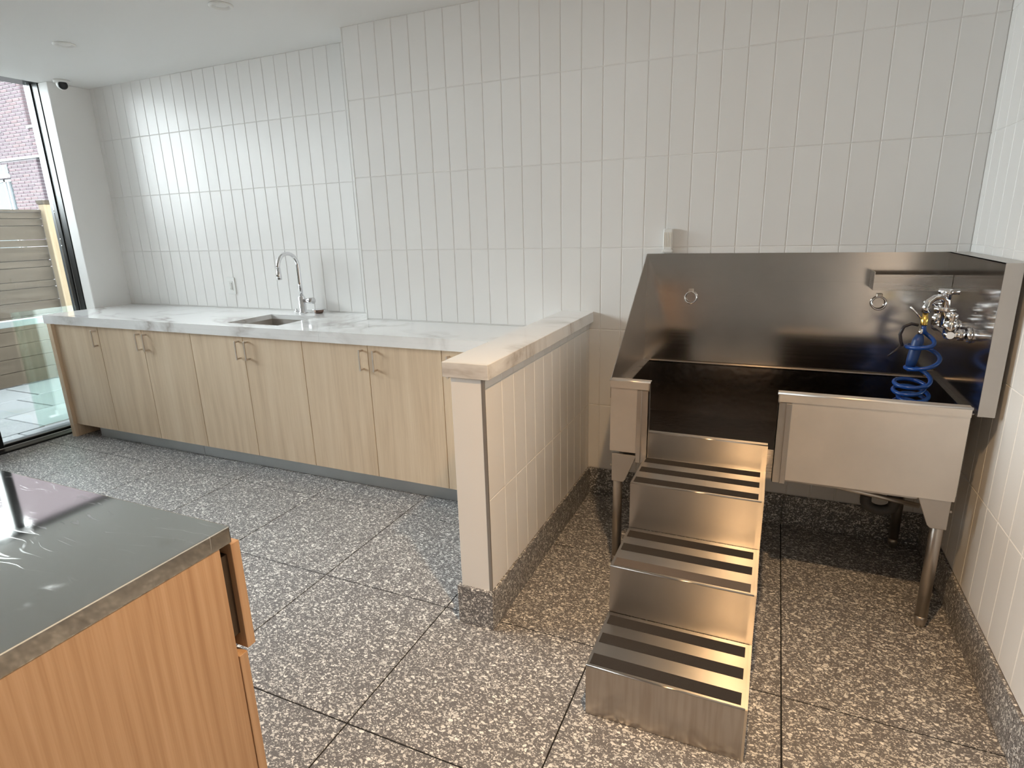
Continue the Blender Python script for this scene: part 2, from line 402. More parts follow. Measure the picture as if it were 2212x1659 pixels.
# low partition between counter and dog bath
hw = struct(box('wall_partition', 0.741, 0.8605, -1.222, 0.0, 0, 0.956, M['post'], bev=0.001))
hzs = [ZB, rows[1], rows[2], 0.956]
hys = [-1.216] + [-1.083 + k * TW for k in range(0, 11)] + [0.0]
tile_run(hw, hys, hzs, lambda u, z: (0.8665, u, z), (0, 0, PI / 2), 0.0011)
box('corner_trim', 0.8555, 0.8675, -1.2235, -1.216, ZB, 0.956, M['trim'], hw, 0.0008)
o = box('cap', 0.714, 0.887, -1.2305, -0.001, 0.956, 1.009, M['quartz'], hw, 0.0015); o['label'] = 'white quartz cap with brown veins'
baseboard('baseboard_partition', [(0.728, 0.874, -1.2375, -1.2225), (0.861, 0.874, -1.2215, -0.62), (0.861, 0.874, -0.618, 0.0), (0.728, 0.741, -1.2215, -0.45)])

# ------------------------------------------------------------------ glazed wall on the left
wy = [-0.08, -0.82, -2.26, -3.70]
win = bpy.data.objects.new('window_1', None); COL.objects.link(win); win.location = (-3.2, -0.08, 0); win['kind'] = 'structure'
bm = bmesh.new()
add_box(bm, -3.205, -3.143, -0.084, -0.052, 0.0, ZC + 0.03, 0.002); add_box(bm, -3.29, -3.214, -0.092, -0.052, 0.0, ZC + 0.03, 0.002)
obj('frame_post', bm, M['black'], win)
box('frame_bead', -3.214, -3.205, -0.082, -0.06, 0.0, ZC + 0.03, M['alu'], win)
for y in wy[1:-1]: box('frame_post', -3.29, -3.20, y - 0.032, y + 0.032, 0.0, ZC + 0.03, M['black'], win, 0.003)
box('head_rail', -3.29, -3.135, wy[-1], -0.08, ZC + 0.002, ZC + 0.06, M['black'], win, 0.002)
bm = bmesh.new()
add_box(bm, -3.315, -3.235, wy[-1], -0.08, -0.03, 0.022, 0.003); add_box(bm, -3.205, -3.10, wy[-1], -0.08, -0.03, 0.012, 0.003); add_box(bm, -3.235, -3.205, wy[-1], -0.08, -0.03, 0.004)
obj('floor_track', bm, M['black'], win)
bm = bmesh.new(); add_box(bm, -3.188, -3.18, wy[-1], -0.08, 0.0, 0.016); add_box(bm, -3.25, -3.242, wy[-1], -0.08, 0.0, 0.025)
obj('track_bead', bm, M['alu'], win)
for a, b in zip(wy, wy[1:]):
    box('pane', -3.256, -3.250, b + 0.03, a - 0.013, 0.015, ZC + 0.02, M['glass'], win)

# ------------------------------------------------------------------ outside
ground = struct(box('floor_patio', -6.5, -3.315, -8, 3.5, -0.2, -0.055, M['soil']))
px = [-5.99, -5.41, -4.828, -4.248, -3.66, -3.32]
for i, (a, b) in enumerate(zip(px, px[1:])):
    off = (0.48, 0.285, 0.093, -0.29, -0.485)[i]
    ys_ = [off + k * 0.585 for k in range(-8, 5)]
    for c, d in zip(ys_, ys_[1:]):
        me = slab_mesh('paver', b - a - 0.012, d - c - 0.012, 0.02, 0.004, M['paver'])
        piece('paver', me, ground, ((a + b) / 2, (c + d) / 2, -0.04 + random.uniform(-0.002, 0.002)), (-PI / 2, 0, 0))
struct(box('floor_yard', -40, -6.45, -30, 60, -0.3, -0.06, M['soil']))

for k_ in ('brick', 'mortar', 'fence', 'fpost', 'fgrey', 'paver', 'soil', 'rail'):
    M[k_].node_tree.nodes['Principled BSDF'].inputs['Specular IOR Level'].default_value = 0.08
f = thing('board_fence', 'weathered brown horizontal board fence behind the patio, seen through the glass', 'fence', (-5.41, 0.0, -0.05))
z = -0.03; k = 0
while z < 1.70:
    h = 0.135 if (k % 2 == 0 or z < 0.8) else 0.066
    h = min(h, 1.71 - z)
    g = 0.006 if k in (9, 12) else 0.0042
    o = box('board', -5.44 + random.uniform(-0.003, 0.003), -5.415, -5.0, 0.985, z, z + h, M['fence'], f, 0.003)
    z += h + g; k += 1
box('gap_shade_strip', -5.475, -5.446, -5.0, 0.985, -0.03, 1.32, M['gap'], f)  # dark strip behind the boards, paints the shade seen in their gaps
box('gap_shade_strip', -5.475, -5.446, -5.0, 0.985, 1.53, 1.70, M['gap'], f)
o = box('rail', -5.45, -5.40, -5.0, 0.985, 1.712, 1.735, M['fence'], f); o.name = 'top_rail'
box('post', -5.43, -5.34, 0.99, 1.075, -0.05, 1.79, M['fpost'], f, 0.004)
box('post_cap', -5.44, -5.33, 0.98, 1.085, 1.79, 1.83, M['fence'], f, 0.003)
box('post_board', -5.45, -5.36, 1.085, 1.19, -0.05, 1.82, M['fgrey'], f, 0.004)
for yy in (-3.0, -1.2): box('post', -5.53, -5.44, yy, yy + 0.09, -0.05, 1.7, M['fpost'], f)

gg = thing('glass_guard', 'green tinted low glass guard panel just outside the window', 'guard', (-3.6, -0.35, -0.04))
box('pane', -3.606, -3.594, -0.36, 0.6, -0.02, 0.903, M['gglass'], gg)
box('clamp', -3.615, -3.585, 0.52, 0.57, -0.04, 0.08, M['alu'], gg)
rl = thing('ledge', 'white bar outside the window, added as the countertop reflection in the glass', 'rail', (-4.0, -0.1, -0.04))  # added bar outdoors, imitates the countertop mirrored in the glass
o = box('reflection_slab', -4.035, -3.975, -2.6, 0.5, 0.745, 0.80, M['rail'], rl, 0.004); o.name = 'reflection_bar'
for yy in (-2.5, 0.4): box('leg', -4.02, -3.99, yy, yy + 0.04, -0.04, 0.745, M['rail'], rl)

# brick house beyond the fence
BY = 5.0
bd = thing('brick_building', 'purple brown brick house with white window frames beyond the fence', 'building', (-14, BY, -0.06))
ops = []  # openings: x0, x1, z0, z1
for xo in (0, -4.1, -8.2):
    ops += [(-15.2 + xo, -13.6 + xo, 0.9, 2.73), (-15.2 + xo, -13.6 + xo, 3.68, 5.3)]
ops += [(-12.54, -11.2, 0.9, 3.06), (-12.545, -11.2, 3.68, 5.3)]
def in_op(x0, x1, z0, z1):
    return any(x0 < b - 0.004 and x1 > a + 0.004 and z0 < d - 0.004 and z1 > c + 0.004 for a, b, c, d in ops)
bxs = sorted(set([-26.0, -6.5] + [v for o_ in ops for v in o_[:2]])); bzs = sorted(set([-0.06, 8.0] + [v for o_ in ops for v in o_[2:]]))
bm = bmesh.new()
for a, b in zip(bxs, bxs[1:]):
    for c, d in zip(bzs, bzs[1:]):
        if not in_op(a, b, c, d): add_box(bm, a, b, BY + 0.012, BY + 0.32, c, d)
obj('wall', bm, M['mortar'], bd)
CH, BL = 0.0660, 0.215
vis = []; rest = []
k = 0; z = 1.32
while z < 7.9:
    x = -22.0 - (0.11 if k % 2 else 0)
    while x < -7.0:
        x1 = x + BL
        segs = [(x, x1)]
        for a, b, c, d in ops:
            if z + CH * 0.5 > c and z + CH * 0.5 < d:
                ns = []
                for p, q in segs:
                    if q <= a or p >= b: ns.append((p, q)); continue
                    if p < a - 0.02: ns.append((p, a))
                    if q > b + 0.02: ns.append((b, q))
                segs = ns
        if 3.02 < z + CH * 0.6 < 3.10: segs = []
        for p, q in segs:
            (vis if (-13.75 < p and q < -12.2 and 1.95 < z < 4.75) else rest).append((p, q, z))
        x += BL + 0.016
    z += CH; k += 1
vis.sort(key=lambda t: abs(t[0] + 13.0) + 0.3 * abs(t[2] - 3.2)); rest += vis[300:]; vis = vis[:300]
for p, q, z in vis:
    me = slab_mesh('brick', round(q - p, 2), CH - 0.015, 0.03, 0.003, M['brick'])
    piece('brick', me, bd, ((p + q) / 2, BY + random.uniform(-0.002, 0.001), z + CH / 2))
V = []; Fc = []
for p, q, z in rest:
    i = len(V); y0, y1 = BY, BY + 0.03; za, zb = z + 0.0075, z + CH - 0.0075
    V += [(p, y0, za), (q, y0, za), (q, y0, zb), (p, y0, zb), (p, y1, za), (q, y1, za), (q, y1, zb), (p, y1, zb)]
    Fc += [(i, i + 1, i + 2, i + 3), (i, i + 3, i + 7, i + 4), (i + 1, i + 5, i + 6, i + 2), (i + 3, i + 2, i + 6, i + 7), (i, i + 4, i + 5, i + 1)]
me = bpy.data.meshes.new('brickwork'); me.from_pydata([tuple(Vector(v) - bd.location) for v in V], [], Fc); me.update(); me.materials.append(M['brick'])
o = bpy.data.objects.new('brickwork', me); COL.objects.link(o); o.parent = bd; o['kind'] = 'stuff'
# brick returns of the right hand openings (the dark jambs)
for zz0, zz1 in ((1.32, 3.06), (3.70, 5.3)):
    n = int((zz1 - zz0) / CH)
    bm = bmesh.new()
    for i in range(n): add_box(bm, -12.56, -12.533, BY + 0.004, BY + 0.085, zz0 + i * CH + 0.007, zz0 + (i + 1) * CH - 0.007)
    obj('brick_jamb', bm, M['brick'], bd)
for a, b, c, d in ops:
    w = 0.07; rec = 0.07
    bm = bmesh.new()
    add_box(bm, a, a + w, BY + rec, BY + rec + 0.06, c, d); add_box(bm, b - w, b, BY + rec, BY + rec + 0.06, c, d)
    add_box(bm, a, b, BY + rec, BY + rec + 0.06, c, c + w); add_box(bm, a, b, BY + rec, BY + rec + 0.06, d - w, d)
    add_box(bm, b - 0.42, b - 0.36, BY + rec, BY + rec + 0.05, c, d); add_box(bm, b - 0.28, b - 0.22, BY + rec - 0.01, BY + rec + 0.05, c, d - 0.05)
    fr = obj('window', bm, M['bwhite'], bd)
    box('pane', a + 0.02, b - 0.02, BY + rec + 0.03, BY + rec + 0.04, c + 0.02, d - 0.02, M['bglass'], fr)
    box('blind', a + 0.05, b - 0.05, BY + rec + 0.022, BY + rec + 0.028, c + 0.05, c + (d - c) * 0.78, M['blind'], fr) if False else None
    box('sill', a - 0.03, b + 0.05, BY - 0.03, BY + 0.06, c - 0.05, c, M['bwhite'], bd)
box('lintel', -15.25, -13.58, BY - 0.015, BY + 0.05, 2.73, 2.80, M['bwhite'], bd)
lv = box('louvre_vent', -14.4, -13.6, BY - 0.005, BY + 0.03, 2.80, 3.0, M['bglass'], bd)
for i in range(7): box('louvre_slat', -14.4, -13.6, BY - 0.02, BY + 0.0, 2.807 + i * 0.028, 2.822 + i * 0.028, M['bwhite'], lv)
box('stone_band', -26, -6.5, BY - 0.04, BY + 0.05, 3.06, 3.105, M['bwhite'], bd)

# ------------------------------------------------------------------ counter run
ZT, CT, YC = 0.915, 0.060, -0.435
SX0, SX1, SY0, SY1 = -1.338, -0.922, -0.336, 0.02
ct = thing('countertop', 'long white veined quartz countertop with sink cut-out along the tiled wall', 'countertop', (-1.2, YC, 0.855))
bm = bmesh.new()
def slab_hole(bm, xs_, ys_, z0, z1, hole):
    for i, (a, b) in enumerate(zip(xs_, xs_[1:])):
        for j, (c, d) in enumerate(zip(ys_, ys_[1:])):
            if (i, j) != hole: add_box(bm, a, b, c, d, z0, z1)
    bmesh.ops.remove_doubles(bm, verts=bm.verts, dist=1e-5)
    seen = {}
    for fc in list(bm.faces):
        k = tuple(round(v, 5) for v in fc.calc_center_median())
        seen.setdefault(k, []).append(fc)
    dead = [fc for l in seen.values() if len(l) > 1 for fc in l]
    bmesh.ops.delete(bm, geom=dead, context='FACES')
slab_hole(bm, [-3.054, SX0, SX1, XJ - 0.0045], [YC, SY0, SY1, YA - 0.001], ZT - 0.03, ZT, (1, 1))
add_box(bm, -3.054, XJ - 0.0045, YC, YC + 0.02, ZT - CT, ZT - 0.0302)
add_box(bm, -3.054, -3.034, YC + 0.02, -0.082, ZT - CT, ZT - 0.0302)
obj('slab', bm, M['quartz'], ct)
bm = bmesh.new(); add_box(bm, XJ - 0.0035, 0.7135, YC, -0.001, ZT - 0.03, ZT); add_box(bm, XJ - 0.0035, 0.7135, YC, YC + 0.02, ZT - CT, ZT - 0.0302)
obj('slab', bm, M['quartz'], ct)

# sink basin (undermount)
sk = thing('sink', 'rectangular brushed steel undermount sink in the white countertop', 'sink', (-1.13, -0.16, 0.70))
bm = bmesh.new()
zb_, zt_ = 0.715, ZT - 0.031
a, b, c, d = SX0 - 0.006, SX1 + 0.006, SY0 - 0.006, SY1 + 0.006
top = [bm.verts.new(v) for v in ((a, c, zt_), (b, c, zt_), (b, d, zt_), (a, d, zt_))]
e = 0.02
bot = [bm.verts.new(v) for v in ((a + e, c + e, zb_), (b - e, c + e, zb_), (b - e, d - e, zb_), (a + e, d - e, zb_))]
out = [bm.verts.new(v) for v in ((a - 0.015, c - 0.015, zt_), (b + 0.015, c - 0.015, zt_), (b + 0.015, d + 0.015, zt_), (a - 0.015, d + 0.015, zt_))]
for i in range(4):
    j = (i + 1) % 4; bm.faces.new((top[i], top[j], bot[j], bot[i])); bm.faces.new((out[i], out[j], top[j], top[i]))
bm.faces.new(bot)
o = obj('bowl', bm, M['steel_x'], sk); sm = o.modifiers.new('solid', 'SOLIDIFY'); sm.thickness = 0.0015; sm.offset = 1
bm = bmesh.new(); add_lathe(bm, [(0.042, 0.0), (0.044, 0.003), (0.03, 0.004), (0.025, 0.001)], (-1.13, -0.10, 0.7155)); obj('drain', bm, M['chrome'], sk)

# faucet
fa = thing('sink_faucet', 'chrome gooseneck faucet with side lever behind the counter sink', 'faucet', (-1.153, 0.123, ZT))
bm = bmesh.new(); add_lathe(bm, [(0.030, 0.0), (0.030, 0.006), (0.0235, 0.010), (0.0235, 0.105), (0.018, 0.112), (0.016, 0.116)], (-1.153, 0.123, ZT)); obj('body', bm, M['chrome'], fa)
pts = [(-1.153, 0.123, ZT + 0.112), (-1.153, 0.123, 1.12), (-1.153, 0.123, 1.222)]
for i in range(1, 17):
    t = PI * i / 16; pts.append((-1.153, 0.123 - 0.0865 + 0.0865 * math.cos(t), 1.222 + 0.0865 * math.sin(t)))
bm = bmesh.new(); add_tube(bm, pts, 0.0125, 14); obj('spout', bm, M['chrome'], fa)
bm = bmesh.new(); add_tube(bm, [(-1.153, -0.05, 1.224), (-1.153, -0.05, 1.18), (-1.153, -0.051, 1.152)], [0.0135, 0.0155, 0.0165], 14); obj('spray_head', bm, M['chrome'], fa)
bm = bmesh.new(); add_tube(bm, [(-1.14, 0.123, 0.998), (-1.10, 0.123, 0.999), (-1.085, 0.123, 1.0), (-1.055, 0.123, 1.0)], [0.015, 0.015, 0.021, 0.021], 14); obj('lever', bm, M['chrome'], fa)
bm = bmesh.new(); add_lathe(bm, [(0.016, 0), (0.016, 0.008), (0.009, 0.010), (0.009, 0.022), (0.0, 0.023)], (-1.235, 0.15, ZT)); tag(obj('air_switch', bm, M['chrome'], loc=(-1.235, 0.15, ZT)), 'small chrome push button beside the sink faucet', 'button')
st = thing('sink_strainer', 'small dark strainer basket with steel rim resting beside the faucet', 'strainer', (-1.035, 0.14, ZT))
bm = bmesh.new(); add_lathe(bm, [(0.022, 0.0), (0.028, 0.006), (0.034, 0.026), (0.033, 0.026), (0.026, 0.006), (0.0, 0.004)], (-1.035, 0.14, ZT)); obj('basket', bm, M['strainer'], st)
bm = bmesh.new(); add_lathe(bm, [(0.033, 0.024), (0.045, 0.026), (0.045, 0.028), (0.033, 0.0275)], (-1.035, 0.14, ZT)); add_box(bm, -0.995, -0.972, 0.132, 0.148, ZT + 0.0255, ZT + 0.0285); obj('rim', bm, M['chrome'], st)

# cabinets
YD = -0.415
xd = [-2.947, -2.4934, -2.0399, -1.5846, -1.1370, -0.6841, -0.2309, 0.2223, 0.6760]
units = [((0,), 'leftmost pale oak cabinet, single door beside the end panel'),
         ((1, 2), 'double-door pale oak cabinet, second from the window'),
         ((3, 4), 'double-door pale oak cabinet under the sink'),
         ((5, 6), 'double-door pale oak cabinet, nearest fully seen to the low partition'),
         ((7,), 'pale oak cabinet partly hidden behind the low partition')]
hx = {0: -2.520, 1: -2.066, 2: -1.996, 3: -1.172, 4: -1.098, 5: -0.267, 6: -0.180, 7: 0.268}
def door(i, parent):
    a, b = xd[i] + 0.002, xd[i + 1] - 0.002
    dr = box('door', a, b, YD, YD + 0.019, 0.098, ZT - CT - 0.003, M['oak'], parent, 0.0008)
    x = hx[i]; bm = bmesh.new()
    add_box(bm, x - 0.004, x + 0.004, YD - 0.032, YD - 0.024, 0.714, 0.829, 0.001)
    add_box(bm, x - 0.004, x + 0.004, YD - 0.026, YD + 0.0, 0.716, 0.726, 0.001); add_box(bm, x - 0.004, x + 0.004, YD - 0.026, YD + 0.0, 0.817, 0.827, 0.001)
    obj('handle', bm, M['nickel'], dr)
for ids, lab in units:
    a, b = xd[ids[0]], xd[ids[-1] + 1]
    u = thing('base_cabinet', lab, 'cabinet', ((a + b) / 2, YD + 0.02, 0.097), 'oak base cabinets under the counter')
    bm = bmesh.new()
    yb_ = -0.005 if a > XJ - 0.3 else 0.2
    add_box(bm, a + 0.0005, a + 0.018, YD + 0.021, yb_, 0.099, 0.853); add_box(bm, b - 0.018, b - 0.0005, YD + 0.021, yb_, 0.099, 0.853)
    add_box(bm, a + 0.018, b - 0.018, YD + 0.021, yb_, 0.099, 0.117); add_box(bm, a + 0.018, b - 0.018, yb_ - 0.01, yb_, 0.117, 0.853)
    obj('carcass', bm, M['gap'], u)
    for i in ids: door(i, u)
tag(box('end_panel', -3.027, -2.981, YC, -0.09, 0.0, ZT - CT - 0.001, M['oak'], bev=0.001, loc=(-3.0, YC, 0)), 'pale oak end panel closing the cabinet run at the window', 'panel')
box_f = tag(box('filler_strip', -2.98, -2.949, YD + 0.004, YD + 0.02, 0.098, ZT - CT - 0.001, M['oak'], loc=(-2.965, YD, 0.098)), 'narrow pale oak filler between end panel and first door', 'panel')
tk = thing('toe_kick', 'grey brushed metal toe kick strip along the base of the cabinets', 'toe kick', (-1.2, -0.36, 0))
box('kick_panel', -2.80, -1.7045, -0.362, -0.352, 0.002, 0.0975, M['steel_kick'], tk, 0.0008)
box('kick_panel', -1.7015, 0.727, -0.362, -0.352, 0.002, 0.0975, M['steel_kick'], tk, 0.0008)

# wall outlet above the counter
ol = thing('wall_outlet', 'white wall timer outlet on tiles to the left of the faucet', 'outlet', (-1.877, YA, 1.015))
bm = bmesh.new(); add_box(bm, -1.915, -1.838, YA - 0.007, YA, 1.016, 1.137, 0.003, 2); obj('cover_plate', bm, M['wplastic'], ol)
bm = bmesh.new(); add_box(bm, -1.895, -1.858, YA - 0.0095, YA - 0.006, 1.043, 1.11, 0.001); add_box(bm, -1.888, -1.879, YA - 0.012, YA - 0.009, 1.05, 1.065); add_box(bm, -1.888, -1.879, YA - 0.012, YA - 0.009, 1.07, 1.085); add_box(bm, -1.888, -1.879, YA - 0.012, YA - 0.009, 1.088, 1.102)
obj('insert', bm, M['wplastic'], ol)
box('slider', -1.869, -1.863, YA - 0.011, YA - 0.009, 1.05, 1.10, M['trim'], ol)

# ------------------------------------------------------------------ ceiling lights and camera
def pot(x, y, label, lit=False):
    t = thing('recessed_light', label, 'ceiling light', (x, y, ZC), None if lit else 'recessed ceiling lights')
    bm = bmesh.new(); add_lathe(bm, [(0.056, -0.0005), (0.056, -0.006), (0.050, -0.009), (0.042, -0.008), (0.036, -0.0015), (0.034, -0.001)], (x, y, ZC), 32)
    obj('trim_ring', bm, M['wplastic'], t)
    mt = M['wplastic']
    if lit:
        e = NT('warm_lamp_lens'); e.set(Base_Color=(0.8, 0.7, 0.5)); e.put(e.b, 'Emission Color', (1, 0.62, 0.28)); e.put(e.b, 'Emission Strength', 25.0); mt = e.m
    bm = bmesh.new(); add_lathe(bm, [(0.0, -0.0035), (0.02, -0.0045), (0.034, -0.002), (0.034, -0.001)], (x, y, ZC), 24)
    obj('lens', bm, mt, t)
    if lit:
        l = bpy.data.lights.new('warm_spot', 'SPOT'); l.energy = LAMP_W; l.color = (1.0, 0.64, 0.32); l.spot_size = math.radians(125); l.spot_blend = 0.9; l.shadow_soft_size = 0.035
        lo = bpy.data.objects.new('warm_spot', l); COL.objects.link(lo); lo.parent = t; lo.location = (0, 0, -0.012)
pot(-0.815, -0.53, 'unlit white recessed ceiling light, right of the two at the top')
pot(-2.06, -0.519, 'unlit white recessed ceiling light, the one nearer the window')
pot(1.655, -1.965, 'lit warm recessed ceiling light above the steel bath steps', True)

sc_ = thing('security_camera', 'white dome security camera with black eye at the ceiling corner', 'camera', (-2.925, -0.045, ZC))
bm = bmesh.new(); add_lathe(bm, [(0.046, -0.018), (0.05, -0.014), (0.05, 0.0)], (-2.925, -0.045, ZC), 28); obj('base_plate', bm, M['wplastic'], sc_)
bm = bmesh.new(); bmesh.ops.create_uvsphere(bm, u_segments=20, v_segments=12, radius=0.036)
for v in bm.verts: v.co += Vector((-2.925, -0.045, ZC - 0.026))
for q in bm.faces: q.smooth = True
ey = obj('eyeball', bm, M['wplastic'], sc_)
dv = (Vector((0.9, -1.6, 1.0)) - Vector((-2.925, -0.045, ZC - 0.026))).normalized()
bm = bmesh.new(); c0 = Vector((-2.925, -0.045, ZC - 0.026))
add_tube(bm, [c0 + dv * 0.022, c0 + dv * 0.033, c0 + dv * 0.0385, c0 + dv * 0.041], [0.0285, 0.0275, 0.022, 0.010], 20); obj('lens', bm, M['black'], ey)

# white ribbed holder on the wall above the bath
wh = thing('wall_holder', 'small white ribbed plastic box on the tiles above the dog bath', 'box', (1.248, 0, 1.302))
bm = bmesh.new(); add_box(bm, 1.228, 1.268, -0.034, -0.001, 1.316, 1.410, 0.004, 2); obj('housing', bm, M['wplastic'], wh)
for i in range(5): box('rib', 1.231 + i * 0.0075, 1.2345 + i * 0.0075, -0.038, -0.033, 1.328, 1.395, M['cream'], wh, 0.001)
box('base', 1.224, 1.272, -0.038, -0.001, 1.302, 1.316, M['wplastic'], wh, 0.003)
# ------------------------------------------------------------------ dog bath
tb = thing('dog_bath', 'stainless steel raised dog washing bath with tall splash panels in the corner', 'bath', (1.75, -0.34, 0))
TX0, TX1, TX2, TYF, TYB = 1.1516, 2.345, 2.3905, -0.669, -0.012
ZTOP, ZR, ZFL, ZLE = 1.297, 0.843, 0.53, 0.785
bm = bmesh.new(); add_box(bm, TX0, TX1, TYB - 0.004, TYB, ZLE - 0.02, ZTOP); add_box(bm, TX0, TX1 + 0.045, TYB - 0.002, -0.0012, ZTOP - 0.004, ZTOP)
obj('back_panel', bm, M['steel_back'], tb)
bm = bmesh.new(); add_prism(bm, [(TYB - 0.004, ZTOP), (TYB - 0.004, ZLE - 0.02), (TYF, ZLE - 0.02), (TYF, ZR)], TX0, TX0 + 0.003, 'x'); obj('left_panel', bm, M['steel_y'], tb)
bm = bmesh.new(); add_box(bm, TX1, TX1 + 0.003, TYF, TYB - 0.004, 0.816, ZTOP); obj('right_panel', bm, M['steel_pol'], tb)
bm = bmesh.new(); add_box(bm, TX1, TX2, TYF - 0.003, TYF, 0.816, ZTOP); add_box(bm, TX1, TX2 + 0.02, TYF, TYB, ZTOP - 0.003, ZTOP + 0.0); add_box(bm, TX1 + 0.003, TX2, TYF, TYB, 0.816, 0.819); add_box(bm, TX2 - 0.003, TX2, TYF, TYB, 0.819, ZTOP - 0.003)
obj('side_flange', bm, M['steel_z'], tb)
# inner basin with ledges
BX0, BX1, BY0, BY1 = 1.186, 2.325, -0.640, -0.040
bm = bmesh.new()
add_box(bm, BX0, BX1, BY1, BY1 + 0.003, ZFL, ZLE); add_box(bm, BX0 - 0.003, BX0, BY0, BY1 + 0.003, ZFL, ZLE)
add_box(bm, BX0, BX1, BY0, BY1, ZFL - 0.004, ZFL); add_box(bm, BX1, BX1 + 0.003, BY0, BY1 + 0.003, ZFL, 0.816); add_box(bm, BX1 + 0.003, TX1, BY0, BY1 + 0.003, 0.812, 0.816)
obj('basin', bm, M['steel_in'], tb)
bm = bmesh.new(); add_box(bm, TX0 + 0.003, BX0 - 0.001, TYF + 0.02, TYB - 0.004, ZLE - 0.004, ZLE); obj('ledge', bm, M['steel_tray'], tb)
bm = bmesh.new(); add_box(bm, BX0 - 0.001, TX1, BY1, TYB - 0.004, ZLE - 0.006, ZLE - 0.003); obj('rear_ledge', bm, M['steel_x'], tb)
box('basin_lip', BX0, BX1, BY0 - 0.003, BY0, ZFL - 0.03, 0.612, M['steel_tray'], tb)
# front aprons: face sheet, rolled top rim, door guide channel beside the opening
def apron(x0, x1, zb, gx0, gx1, gz0, side):
    bm = bmesh.new(); add_box(bm, x0, x1, TYF, TYF + 0.003, zb, ZR - 0.006)
    obj('front_apron', bm, M['steel_apron'], tb)
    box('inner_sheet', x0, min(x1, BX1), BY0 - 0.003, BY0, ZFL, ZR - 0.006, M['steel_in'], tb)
    bm = bmesh.new(); add_tube(bm, [(x0 - 0.004, TYF + 0.0, ZR - 0.004), (x1 + 0.004, TYF + 0.0, ZR - 0.004)], 0.0055, 10)
    add_box(bm, x0 - 0.003, x1 + 0.003, TYF - 0.004, BY0 + 0.002, ZR - 0.006, ZR, 0.001); add_box(bm, x0 - 0.001, x1 + 0.001, TYF - 0.005, TYF, ZR - 0.032, ZR - 0.004)
    obj('rim', bm, M['steel_apron'], tb)
    bm = bmesh.new()
    add_box(bm, gx0, gx1, TYF - 0.006, TYF - 0.003, gz0, ZR - 0.036); add_box(bm, gx0 if side > 0 else gx1 - 0.003, gx0 + 0.003 if side > 0 else gx1, TYF - 0.006, BY0, gz0, ZR - 0.006)
    s0, s1 = (gx1 - 0.018, gx1) if side > 0 else (gx0, gx0 + 0.018)
    add_box(bm, s0, s1, TYF - 0.013, TYF - 0.006, gz0, ZR - 0.036, 0.001)
    obj('guide_channel', bm, M['steel_z'], tb)
apron(TX0 + 0.002, 1.307, 0.540, 1.262, 1.307, 0.505, -1)
apron(1.767, 2.329, 0.512, 1.767, 1.812, 0.500, 1)
box('end_return', 2.3285, 2.331, TYF + 0.003, -0.05, 0.53, 0.810, M['steel_y'], tb)
box('bottom_rail', TX0 + 0.01, 2.32, -0.632, -0.60, 0.49, 0.525, M['steel_x'], tb)
# legs with cast sockets
def leg(x, y, gus, tag_):
    bm = bmesh.new(); add_tube(bm, [(x, y, 0.03), (x, y, 0.52)], 0.0195, 18)
    l = obj('leg', bm, M['steel_tube'], tb)
    bm = bmesh.new(); add_lathe(bm, [(0.012, 0.0), (0.016, 0.004), (0.0205, 0.03), (0.0205, 0.045)], (x, y, 0.0005), 18); obj('foot', bm, M['steel_tube'], l)
    s = -1 if gus > 0 else 1
    bm = bmesh.new(); w = 0.080
    pr = [(x - s * 0.021, 0.526), (x + s * w, 0.526), (x + s * 0.036, 0.412), (x + s * 0.026, 0.402), (x - s * 0.021, 0.402)]
    add_prism(bm, pr, y - 0.026, y - 0.018, 'y'); add_tube(bm, [(x, y, 0.404), (x, y, 0.524)], 0.025, 18)
    g = obj('leg_socket', bm, M['galv'], l); bev_mod(g, 0.002)
    bm = bmesh.new(); add_tube(bm, [(x + (0.024 if gus > 0 else -0.024), y, 0.462), (x + (0.034 if gus > 0 else -0.034), y, 0.462)], 0.0055, 10); obj('bolt', bm, M['steel_tube'], l)
leg(2.302, -0.636, 1, 'fr'); leg(1.182, -0.636, -1, 'fl'); leg(2.30, -0.060, 1, 'br'); leg(1.182, -0.060, -1, 'bl')
# underside bits
bm = bmesh.new(); add_tube(bm, [(1.84, -0.60, 0.502), (2.25, -0.60, 0.452)], 0.009, 10); obj('brace_rod', bm, M['steel_tube'], tb)
box('underside_channel', 1.82, 2.22, -0.52, -0.40, 0.470, 0.500, M['trap'], tb)
pts = [(2.135, -0.30, 0.52), (2.135, -0.30, 0.36), (2.135, -0.30, 0.32)]
for i in range(1, 13):
    t = PI * i / 12; pts.append((2.185 - 0.05 * math.cos(t), -0.30, 0.315 - 0.036 * math.sin(t)))
pts += [(2.235, -0.30, 0.36), (2.235, -0.28, 0.41), (2.235, -0.10, 0.43), (2.235, -0.014, 0.43)]
bm = bmesh.new(); add_tube(bm, pts, 0.021, 14); tr = obj('drain_trap', bm, M['trap'], tb)
bm = bmesh.new(); add_lathe(bm, [(0.027, 0), (0.029, 0.006), (0.029, 0.034), (0.023, 0.04)], (2.135, -0.30, 0.34), 16); add_lathe(bm, [(0.027, 0), (0.029, 0.006), (0.029, 0.034), (0.023, 0.04)], (2.235, -0.30, 0.335), 16); obj('slip_nut', bm, M['dark'], tr)
